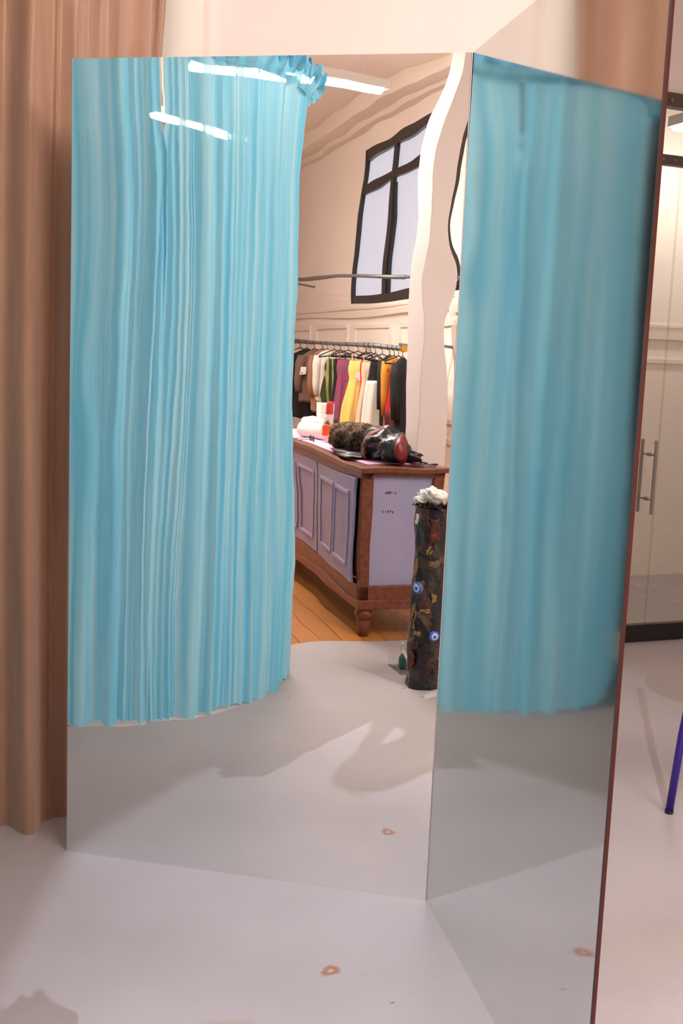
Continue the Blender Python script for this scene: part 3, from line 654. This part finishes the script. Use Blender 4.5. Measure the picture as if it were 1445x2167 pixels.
for dx in (-0.058, 0.058): MB().tube([(dx, 0, 0.03), (dx * 0.9, 0.11, 0.008)], 0.003, 6).build('temple', M_blackp, sg)
ky = thing('scissors', 'small dark scissors lying on the pink mat at the counter end', 'scissors', (*CP(0.06, 0.36), ZT + 0.002), CRZ + 0.9)
for s_ in (-1, 1):
    MB().tube([(-0.07, 0.006 * s_, 0.004), (0.0, 0.0, 0.004), (0.05, -0.02 * s_, 0.004)], [0.002, 0.004, 0.004], 6).build('blade', M_steel, ky)
    MB().tube([(0.07 + 0.02 * math.cos(k * PI / 8), -0.028 * s_ + 0.014 * math.sin(k * PI / 8), 0.005) for k in range(17)], 0.004, 6).build('finger_loop', M_blackp, ky)

# ------------------------------------------------------------------ textile collage column
def collage_material():
    m, nt, b = new_mat('textile_collage'); N = nt.nodes.new; L = nt.links.new
    tc = N('ShaderNodeTexCoord'); n = N('ShaderNodeTexNoise'); n.inputs['Scale'].default_value = 7; n.inputs['Detail'].default_value = 4; L(tc.outputs['Object'], n.inputs['Vector'])
    ad = N('ShaderNodeVectorMath'); ad.operation = 'MULTIPLY_ADD'; L(n.outputs['Color'], ad.inputs[0]); ad.inputs[1].default_value = (0.12, 0.12, 0.2); L(tc.outputs['Object'], ad.inputs[2])
    v = N('ShaderNodeTexVoronoi'); v.inputs['Scale'].default_value = 17; L(ad.outputs[0], v.inputs['Vector'])
    sp = N('ShaderNodeSeparateColor'); L(v.outputs['Color'], sp.inputs[0])
    r = N('ShaderNodeValToRGB'); r.color_ramp.interpolation = 'CONSTANT'; e = r.color_ramp.elements
    cols = [(0, (24, 17, 16)), (0.2, (40, 24, 20)), (0.40, (92, 40, 26)), (0.48, (26, 30, 34)), (0.60, (62, 46, 24)), (0.72, (42, 20, 22)), (0.84, (20, 18, 20)), (0.955, (110, 84, 46))]
    e[0].color = lin(*cols[0][1]); e[1].position = cols[1][0]; e[1].color = lin(*cols[1][1])
    for p, c in cols[2:]: k = e.new(p); k.color = lin(*c)
    L(sp.outputs[0], r.inputs[0])
    n3 = N('ShaderNodeTexNoise'); n3.inputs['Scale'].default_value = 40; n3.inputs['Detail'].default_value = 6; L(tc.outputs['Object'], n3.inputs['Vector'])
    mx = N('ShaderNodeMix'); mx.data_type = 'RGBA'; mx.blend_type = 'OVERLAY'; mx.inputs['Factor'].default_value = 0.7; L(r.outputs[0], mx.inputs['A']); L(n3.outputs['Color'], mx.inputs['B'])
    hs = N('ShaderNodeHueSaturation'); hs.inputs['Saturation'].default_value = 0.8; L(mx.outputs['Result'], hs.inputs['Color'])
    L(hs.outputs[0], b.inputs['Base Color']); b.inputs['Roughness'].default_value = 0.35
    bp = N('ShaderNodeBump'); bp.inputs['Strength'].default_value = 0.7; bp.inputs['Distance'].default_value = 0.02; L(n3.outputs['Fac'], bp.inputs['Height']); L(bp.outputs[0], b.inputs['Normal'])
    return m
M_coll = collage_material()
col = thing('collage_column', 'tall dark cylinder covered in brown collage, topped with white cloth', 'column', (-0.455, 1.03, 0))
rings = []; r = random.Random(5); ph = [r.uniform(0, 6) for _ in range(6)]
for j in range(61):
    z = 0.90 * j / 60; rg = []
    for k in range(40):
        a = 2 * PI * k / 40; rr = 0.088 + 0.004 * math.sin(3 * a + 9 * z + ph[0]) + 0.003 * math.sin(5 * a - 21 * z + ph[1]) + 0.002 * math.sin(9 * a + 40 * z) - 0.006 * (z / 0.9) + (0.006 if z < 0.03 else 0)
        rg.append((rr * math.cos(a), rr * math.sin(a), z))
    rings.append(rg)
MB().loft(rings).build('cylinder', M_coll, col, smooth=True)
def rimf(a, b):
    th = 2 * PI * a; k = math.sin(th * 14 + 2 * math.sin(3 * th))
    rr = 0.066 + 0.028 * b + 0.010 * k * b; return (rr * math.cos(th), rr * math.sin(th), 0.885 + 0.05 * b - 0.012 * k * b - 0.05 * max(0, b - 0.6))
MB().grid(rimf, 240, 8).build('ruffled_rim', mat('dark_red_ruffle', lin(58, 22, 22), 0.5), col, smooth=True)
mb = MB()
for i, (x, y, z, s) in enumerate(((-0.035, 0.0, 0.95, 0.05), (0.035, 0.02, 0.945, 0.05), (0.0, -0.04, 0.945, 0.048), (0.0, 0.03, 0.965, 0.046), (-0.05, 0.04, 0.935, 0.035), (0.055, -0.03, 0.93, 0.036), (-0.05, -0.035, 0.93, 0.036))): mb.blob((x, y, z), (s, s, s * 0.75), i + 60, 0.35, 26, 16, 3.0)
mb.build('white_cloth_top', M_white, col, smooth=True)
# tag, swirl badges and shreds on the side that faces the mirror
M_swirl, nt_, b_ = new_mat('blue_swirl'); wv = nt_.nodes.new('ShaderNodeTexWave'); wv.wave_type = 'RINGS'; wv.rings_direction = 'SPHERICAL'; wv.inputs['Scale'].default_value = 26; wv.inputs['Distortion'].default_value = 0.6
tcx = nt_.nodes.new('ShaderNodeTexCoord'); nt_.links.new(tcx.outputs['Object'], wv.inputs['Vector']); rr_ = nt_.nodes.new('ShaderNodeValToRGB'); rr_.color_ramp.elements[0].color = lin(60, 92, 190); rr_.color_ramp.elements[1].color = lin(190, 205, 235); rr_.color_ramp.elements[0].position = 0.45; rr_.color_ramp.elements[1].position = 0.6
nt_.links.new(wv.outputs['Fac'], rr_.inputs[0]); nt_.links.new(rr_.outputs[0], b_.inputs['Base Color'])
M_och = mat('ochre_shred', lin(158, 124, 72), 0.7)
def oncyl(th, z, rr=0.09): return (rr * math.cos(th), rr * math.sin(th), z)
def patch(name, th, z, w_, h_, m, rr=0.0925, seed=0, rows=8):
    rnd = random.Random(seed)
    jit = [rnd.uniform(0.6, 1.1) for _ in range(9)]
    mb = MB(); mb.grid(lambda a, b: oncyl(th + (a - 0.5) * w_ / rr * jit[int(b * 8)], z + (b - 0.5) * h_ * jit[int(a * 8)], rr + 0.004 * math.sin(a * 7 + b * 5)), 8, 8)
    o = mb.build(name, m, col, smooth=True); sm = o.modifiers.new('s', 'SOLIDIFY'); sm.thickness = 0.004; return o
THC = math.radians(88)          # towards the mirror
def badge(th, z, rad):
    o = MB().lathe([(rad * 0.9, 0.0), (rad, 0.003), (rad * 0.8, 0.010), (rad * 0.2, 0.013)], 20).build('swirl_badge', M_swirl, col, smooth=True)
    o.location = oncyl(th, z, 0.086); o.rotation_euler = (0, PI / 2, th); o['label'] = 'blue and white swirl badge'
badge(THC + 0.35, 0.505, 0.028); badge(THC - 0.75, 0.27, 0.028)
for (dt, z, w_, h_, sd) in ((0.55, 0.60, 0.02, 0.10, 1), (0.6, 0.36, 0.03, 0.12, 2), (-0.2, 0.70, 0.03, 0.05, 3), (-0.6, 0.46, 0.03, 0.05, 4), (-0.1, 0.40, 0.05, 0.015, 5), (0.3, 0.28, 0.04, 0.02, 6)): patch('ochre_shred', THC + dt, z, w_, h_, M_och, 0.0915, sd)
M_rust = mat('rust_red_shred', lin(112, 42, 26), 0.5, c2=lin(60, 22, 18), scale=30)
for (dt, z, w_, h_, sd) in ((-0.45, 0.80, 0.05, 0.12, 11), (0.05, 0.84, 0.035, 0.05, 12), (-0.3, 0.74, 0.04, 0.08, 13), (0.55, 0.14, 0.04, 0.08, 14), (-0.55, 0.12, 0.05, 0.09, 15), (0.4, 0.22, 0.05, 0.05, 16)): patch('rust_red_shred', THC + dt, z, w_, h_, M_rust, 0.0912, sd)
M_tagm = mat('white_tag', lin(240, 236, 232), 0.6)
o = patch('price_tag', THC + 0.62, 0.845, 0.018, 0.05, M_tagm, 0.098, 20); MB().tube([oncyl(THC + 0.62, 0.846, 0.1055), oncyl(THC + 0.62, 0.846, 0.1075)], 0.005, 10).build('red_dot', mat('red_ink', lin(210, 40, 50), 0.5), o)

# clear acrylic bin between the column and the counter
ab = thing('acrylic_bin', 'clear acrylic bin with scraps standing just behind the collage column', 'bin', (-0.60, 0.80, 0), 0.9)
M_acr = mat_clear('clear_acrylic', (0.985, 0.985, 0.985, 1), 0.02, 0.0)
mb = MB()
for (cx, cy, sx, sy) in ((0, -0.1, 0.2, 0.004), (0, 0.1, 0.2, 0.004), (-0.1, 0, 0.004, 0.2), (0.1, 0, 0.004, 0.2)): mb.box((cx, cy, 0.16), (sx, sy, 0.32))
mb.box((0, 0, 0.003), (0.2, 0.2, 0.006)); mb.build('bin_body', M_acr, ab)
MB().lathe([(0.02, 0.008), (0.024, 0.01), (0.022, 0.06), (0.01, 0.075)], 14, (-0.02, 0.05, 0)).build('green_scrap', mat('green_plastic', lin(36, 92, 78), 0.4), ab)
MB().tube([(0.03, 0.0, 0.01), (-0.02, 0.06, 0.10), (0.05, 0.08, 0.16)], 0.008, 6).build('white_scrap', M_wht, ab)

# ------------------------------------------------------------------ clothes rail
def RP(s, off=0.5): p = W1(s, off); return p
RZ = 1.73
rl = thing('clothes_rail', 'grey wall-mounted clothes rail below the window, hung with garments', 'clothes rail', (*RP(0.5), 0.0))
base = Vector((*RP(0.5), 0))
def loc(p, z): return (p.x - base.x, p.y - base.y, z)
MB().tube([loc(RP(-0.5), RZ + 0.04), loc(RP(4.62), RZ - 0.02)], 0.022, 12).build('pipe', M_rail, rl, smooth=True)
MB().tube([loc(RP(4.60), RZ - 0.02), loc(RP(4.66), RZ - 0.02)], 0.034, 12).build('end_cap', M_brass, rl)['label'] = 'brass end cap'
for s in (-0.3, 2.1, 4.5): MB().tube([loc(RP(s, 0.0), RZ + 0.02), loc(RP(s, 0.5), RZ + 0.01)], 0.016, 10).build('bracket', M_rail, rl)
ur = thing('upper_rail', 'thin empty grey rail fixed high across the window wall', 'rail', (*RP(0.5), 0.0))
MB().tube([loc(RP(-0.5), 2.56), loc(RP(2.5), 2.44), loc(RP(4.6), 2.30)], 0.02, 12).build('pipe', M_rail, ur, smooth=True)
for s in (-0.3, 5.0): MB().tube([loc(RP(s, 0.0), 2.5 if s < 1 else 2.28), loc(RP(min(s, 4.6), 0.5), 2.55 if s < 1 else 2.30)], 0.014, 10).build('bracket', M_rail, ur)

M_hang = mat('black_hanger', lin(22, 20, 20), 0.4)
def gm(c, c2=None, scale=18, **k): return mat('fabric', lin(*c), 0.8, c2=lin(*c2) if c2 else None, scale=scale, **k)
GROT = math.atan2(U.y, U.x)
def hanger_mesh(t, hw):
    mb = MB(); mb.tube([(0, 0.018, 0.02), (0, 0.024, 0.0), (0, 0.016, -0.022), (0, 0, -0.03), (0, 0, -0.075)], 0.0035, 6)
    mb.tube([(0, 0, -0.072), (0, hw, -0.135), (0, hw, -0.145), (0, -hw, -0.145), (0, -hw, -0.135), (0, 0, -0.072)], 0.0055, 6)
    return mb.build('hanger', M_hang, t)
def garment(name, label, cat, s, kind, m, hw, length, twist=0.0, extra=None, tagside=None, lower=None, seed=0, zoff=0.0):
    p = RP(s); z = RZ + 0.04 - 0.06 * (s + 0.5) / 5.1 - 0.0
    t = thing(name, label, cat, (p.x, p.y, z), GROT + twist, 'clothes on the rail')
    h = hanger_mesh(t, min(hw, 0.17)); r = random.Random(seed)
    prof = {'dress': [(-0.17, 0.55, 0.025), (-0.24, 0.62, 0.05), (-0.34, 0.55, 0.05), (-0.40, 0.62, 0.06), (-0.6, 0.85, 0.075), (-length, 1.0, 0.09)],
            'top': [(-0.085, 0.20, 0.02), (-0.10, 0.55, 0.03), (-0.13, 0.96, 0.035), (-0.2, 1.0, 0.055), (-0.4, 0.95, 0.06), (-length, 0.98, 0.065)],
            'skirt': [(-0.15, 0.75, 0.02), (-0.2, 0.8, 0.035), (-0.4, 0.9, 0.06), (-length, 1.0, 0.08)]}[kind]
    zs = [q[0] for q in prof]; n = 36; rings = []; steps = 26; ph = r.uniform(0, 6)
    for j in range(steps + 1):
        zz = zs[0] + (zs[-1] - zs[0]) * j / steps
        for (za, wa, da), (zb, wb, db) in zip(prof, prof[1:]):
            if zb - 1e-9 <= zz <= za + 1e-9: k = (za - zz) / (za - zb); ww, dd = wa + (wb - wa) * k, da + (db - da) * k; break
        g = min(1, (zs[0] - zz) / 0.25)
        rings.append([((dd * math.sin(2 * PI * i / n)) * (1 + 0.22 * g * math.sin(7 * 2 * PI * i / n + ph)), hw * ww * math.cos(2 * PI * i / n) * (1 + 0.05 * g * math.sin(5 * 2 * PI * i / n + ph)), zz + 0.012 * g * math.sin(3 * 2 * PI * i / n + ph) * (j == steps)) for i in range(n)])
    if lower:
        zc, ml = lower; k = max(2, min(steps - 2, int(round(steps * (zs[0] - zc) / (zs[0] - zs[-1])))))
        MB().loft(rings[:k + 1]).build('bodice', m, t, smooth=True); MB().loft([[(x * 1.06, y * 1.04, z_) for x, y, z_ in rg] for rg in rings[k - 1:]]).build('skirt', ml, t, smooth=True)
    else: MB().loft(rings).build('garment_body', m, t, smooth=True)
    if kind == 'dress':
        for sy in (-1, 1): MB().tube([(0, hw * 0.42 * sy, -0.125), (0.02, hw * 0.40 * sy, -0.20)], 0.006, 6).build('strap', extra or m, t)
    if kind == 'top':
        for sy in (-1, 1): MB().tube([(0, hw * 0.9 * sy, -0.14), (0.01, hw * 1.06 * sy, -0.24), (0.02, hw * 1.08 * sy, -0.42), (0.02, hw * 1.02 * sy, -0.40 - length * 0.25)], [0.045, 0.05, 0.042, 0.036], 12).build('sleeve', extra or m, t, smooth=True)
    if tagside:
        ty, tz = tagside; o = MB().box((0.11, ty, tz), (0.003, 0.055, 0.085)).build('price_tag', M_tagm, t); MB().box((0.112, ty + 0.014, tz - 0.028), (0.003, 0.012, 0.012)).build('red_dot', mat('red_ink', lin(210, 40, 50), 0.5), o)
    return t
blk = gm((20, 19, 21)); blk2 = gm((28, 26, 30), (14, 13, 15))
def S(px):      # metres along the rail that show at this column of the photograph's mirror (perspective along the wall)
    return 4.62 - 3.62 * ((862 - px) / 227.0) / (1.355 - 0.355 * (862 - px) / 227.0) * 1.0
G_ = [
 ('hanging_coat', 'beige coat at the far left end of the clothes rail', 'coat', 632, 'top', gm((196, 160, 128)), 0.16, 0.80, {}),
 ('hanging_dress', 'long black dress, leftmost black garment on the rail', 'dress', 645, 'top', blk, 0.15, 0.86, {}),
 ('hanging_sweater', 'taupe brown sweater with a white tag on the rail', 'sweater', 664, 'top', gm((116, 88, 76)), 0.15, 0.66, dict(tagside=(0.14, -0.32))),
 ('hanging_sweater', 'camel brown cardigan beside the taupe sweater on the rail', 'cardigan', 680, 'top', gm((156, 110, 84)), 0.12, 0.72, {}),
 ('hanging_shirt', 'white shirt hanging between the camel cardigan and the olive dress', 'shirt', 690, 'top', gm((232, 222, 212)), 0.11, 0.62, {}),
 ('hanging_dress', 'olive green dress with yellow-green stripes and a white tag on the rail', 'dress', 708, 'dress', None, 0.17, 0.94, dict(tagside=(-0.06, -0.27))),
 ('hanging_dress', 'short black dress right beside the olive striped dress', 'dress', 722, 'dress', blk2, 0.12, 0.86, dict(tagside=(0.0, -0.34))),
 ('hanging_dress', 'blue and red floral dress left of the yellow dress', 'dress', 736, 'dress', gm((66, 84, 122), (176, 44, 62), 34), 0.16, 0.92, {}),
 ('hanging_dress', 'pale yellow pleated dress with white tags on the rail', 'dress', 760, 'dress', gm((232, 206, 118), (222, 190, 92), 6, stretch=(1, 9, 0.4)), 0.17, 1.00, dict(tagside=(0.03, -0.30))),
 ('camisole', 'bright red top with thin straps beside the yellow dress', 'top', 776, 'dress', gm((206, 30, 34)), 0.09, 0.72, dict(tagside=(0.0, -0.27))),
 ('hanging_dress', 'plain beige dress between the red top and the blue floral dress', 'dress', 784, 'dress', gm((214, 188, 162)), 0.13, 0.92, {}),
 ('hanging_dress', 'slim blue floral dress left of the black and white dress', 'dress', 795, 'dress', gm((70, 92, 128), (150, 50, 70), 30), 0.10, 1.00, {}),
 ('hanging_dress', 'black and white dress with a black bodice on the rail', 'dress', 814, 'skirt', blk, 0.19, 1.02, dict(lower=(-0.34, gm((230, 220, 208))))),
 ('hanging_coat', 'black jacket hanging right of the black and white dress', 'jacket', 830, 'top', blk2, 0.09, 0.70, {}),
 ('hanging_cardigan', 'mustard yellow cardigan between the black jacket and red dress', 'cardigan', 839, 'top', gm((198, 132, 36)), 0.09, 0.84, {}),
 ('hanging_dress', 'red dress with a burgundy skirt near the right end of the rail', 'dress', 850, 'dress', gm((196, 26, 44)), 0.13, 0.98, dict(lower=(-0.62, gm((84, 14, 26))))),
 ('hanging_coat', 'long black coat at the right end of the rail beside the pillar', 'coat', 861, 'top', blk, 0.085, 0.86, {}),
]
M_olive, nt_, b_ = new_mat('olive_stripe'); tcx = nt_.nodes.new('ShaderNodeTexCoord'); wv = nt_.nodes.new('ShaderNodeTexWave'); wv.bands_direction = 'Y'; wv.inputs['Scale'].default_value = 5.5; wv.inputs['Distortion'].default_value = 0.6
nt_.links.new(tcx.outputs['Object'], wv.inputs['Vector']); rr_ = nt_.nodes.new('ShaderNodeValToRGB'); rr_.color_ramp.elements[0].color = lin(44, 52, 22); rr_.color_ramp.elements[1].color = lin(150, 150, 84); rr_.color_ramp.elements[0].position = 0.62; rr_.color_ramp.elements[1].position = 0.74
nt_.links.new(wv.outputs['Fac'], rr_.inputs[0]); nt_.links.new(rr_.outputs[0], b_.inputs['Base Color']); b_.inputs['Roughness'].default_value = 0.8
rg_ = random.Random(12)
for i, (nm, lab, cat, px, kind, m, hw, ln, ex) in enumerate(G_):
    garment(nm, lab, cat, S(px), kind, m or M_olive, hw, ln, twist=rg_.uniform(-0.25, 0.25), seed=i, **ex)

# ------------------------------------------------------------------ the photographer, standing behind the camera (their shadow falls on the mirrored floor)
ph_ = thing('person', 'person in dark clothes standing with a camera held to the eye', 'person', (0.0, -0.16, 0.0))
def skin(name, verts, edges, rad, m, parent, root=0, sub=2):
    me = bpy.data.meshes.new(name); me.from_pydata(verts, edges, []); me.materials.append(m)
    o = bpy.data.objects.new(name, me); C.objects.link(o); o.parent = parent
    sk = o.modifiers.new('skin', 'SKIN'); sk.use_smooth_shade = True
    for i, r_ in enumerate(rad):
        v = me.skin_vertices[0].data[i]; v.radius = r_ if isinstance(r_, tuple) else (r_, r_); v.use_root = (i == root)
    sd = o.modifiers.new('sub', 'SUBSURF'); sd.levels = sub; sd.render_levels = sub
    return o
M_skin = mat('skin', lin(206, 158, 132), 0.5)
M_navy = mat('dark_jumper', lin(36, 36, 44), 0.8); M_jean = mat('dark_trousers', lin(32, 34, 42), 0.8); M_hair = mat('dark_hair', lin(34, 24, 20), 0.6); M_shoe = mat('black_shoe', lin(20, 20, 20), 0.5)
V_ = [(0, 0, 0.95), (0, 0, 1.08), (0, -0.01, 1.25), (0, -0.02, 1.40), (0, -0.015, 1.48), (0, 0.01, 1.56), (0, 0.015, 1.64), (0, 0.0, 1.70)]; E_ = [(0, 1), (1, 2), (2, 3), (3, 4), (4, 5), (5, 6), (6, 7)]; R_ = [(0.145, 0.10), (0.125, 0.095), (0.145, 0.105), (0.12, 0.09), (0.052, 0.052), (0.070, 0.085), (0.078, 0.095), (0.06, 0.07)]
for sx in (-1, 1):
    b0 = len(V_); V_ += [(0.16 * sx, -0.02, 1.39), (0.215 * sx, 0.06, 1.18), (0.12 * sx, 0.13, 1.48), (0.075 * sx, 0.135, 1.545)]; E_ += [(3, b0), (b0, b0 + 1), (b0 + 1, b0 + 2), (b0 + 2, b0 + 3)]; R_ += [0.058, 0.042, 0.027, 0.030]
    for k, (dx, dz) in enumerate(((-0.004, 0.042), (-0.012, 0.026), (-0.015, 0.008), (-0.012, -0.010))):
        f0 = len(V_); V_ += [(0.070 * sx, 0.142, 1.545 + dz * 0.7), ((0.055 + dx) * sx, 0.152, 1.555 + dz), ((0.036 + dx) * sx, 0.148, 1.557 + dz)]; E_ += [(b0 + 3, f0), (f0, f0 + 1), (f0 + 1, f0 + 2)]; R_ += [0.010, 0.009, 0.008]
    f0 = len(V_); V_ += [(0.066 * sx, 0.125, 1.525), (0.045 * sx, 0.118, 1.532)]; E_ += [(b0 + 3, f0), (f0, f0 + 1)]; R_ += [0.012, 0.010]
    l0 = len(V_); V_ += [(0.09 * sx, 0, 0.86), (0.105 * sx, 0.01, 0.50), (0.11 * sx, -0.02, 0.10), (0.125 * sx, 0.10, 0.04)]; E_ += [(0, l0), (l0, l0 + 1), (l0 + 1, l0 + 2), (l0 + 2, l0 + 3)]; R_ += [0.085, 0.055, 0.038, 0.034]
skin('body', V_, E_, R_, M_skin, ph_)
jv = [(0, 0, 0.93), (0, 0, 1.08), (0, -0.01, 1.25), (0, -0.02, 1.40), (0, -0.015, 1.455)]; je = [(0, 1), (1, 2), (2, 3), (3, 4)]; jr = [(0.160, 0.118), (0.142, 0.112), (0.160, 0.120), (0.135, 0.105), (0.070, 0.070)]
for sx in (-1, 1):
    b0 = len(jv); jv += [(0.16 * sx, -0.02, 1.39), (0.215 * sx, 0.06, 1.18), (0.145 * sx, 0.108, 1.42)]; je += [(3, b0), (b0, b0 + 1), (b0 + 1, b0 + 2)]; jr += [0.072, 0.056, 0.040]
skin('jumper', jv, je, jr, M_navy, ph_)
tv = [(0, 0, 0.95)]; te = []; tr2 = [(0.155, 0.112)]
for sx in (-1, 1):
    l0 = len(tv); tv += [(0.09 * sx, 0, 0.84), (0.105 * sx, 0.01, 0.50), (0.11 * sx, -0.015, 0.09)]; te += [(0, l0), (l0, l0 + 1), (l0 + 1, l0 + 2)]; tr2 += [0.100, 0.072, 0.060]
skin('trousers', tv, te, tr2, M_jean, ph_)
for sx in (-1, 1): MB().loft([[((0.118 + 0.045 * k * math.cos(2 * PI * i / 16)) * sx, 0.04 + 0.135 * k * math.sin(2 * PI * i / 16), z) for i in range(16)] for k, z in ((1.0, 0.0), (1.02, 0.02), (0.95, 0.05), (0.6, 0.085))]).build('shoe', M_shoe, ph_, smooth=True)
MB().blob((0, -0.005, 1.675), (0.090, 0.108, 0.095), 3, 0.06, 28, 18).build('hair', M_hair, ph_, smooth=True)
MB().tube([(0, 0.098, 1.635), (0, 0.118, 1.600), (0, 0.105, 1.590)], [0.008, 0.013, 0.010], 10).build('nose', M_skin, ph_, smooth=True)
for sx in (-1, 1): MB().blob((0.082 * sx, 0.0, 1.615), (0.012, 0.020, 0.032), 4, 0.1, 14, 10).build('ear', M_skin, ph_, smooth=True)
hc = thing('handheld_camera', 'black camera held up by the photographer, outside the photo', 'camera', (0.0, -0.028, 1.585))
MB().box((0, 0, 0), (0.125, 0.045, 0.085)).build('camera_body', M_blackp, hc, bevel=0.008)
MB().box((0, 0, 0.052), (0.045, 0.04, 0.028)).build('viewfinder_hump', M_blackp, hc, bevel=0.006)
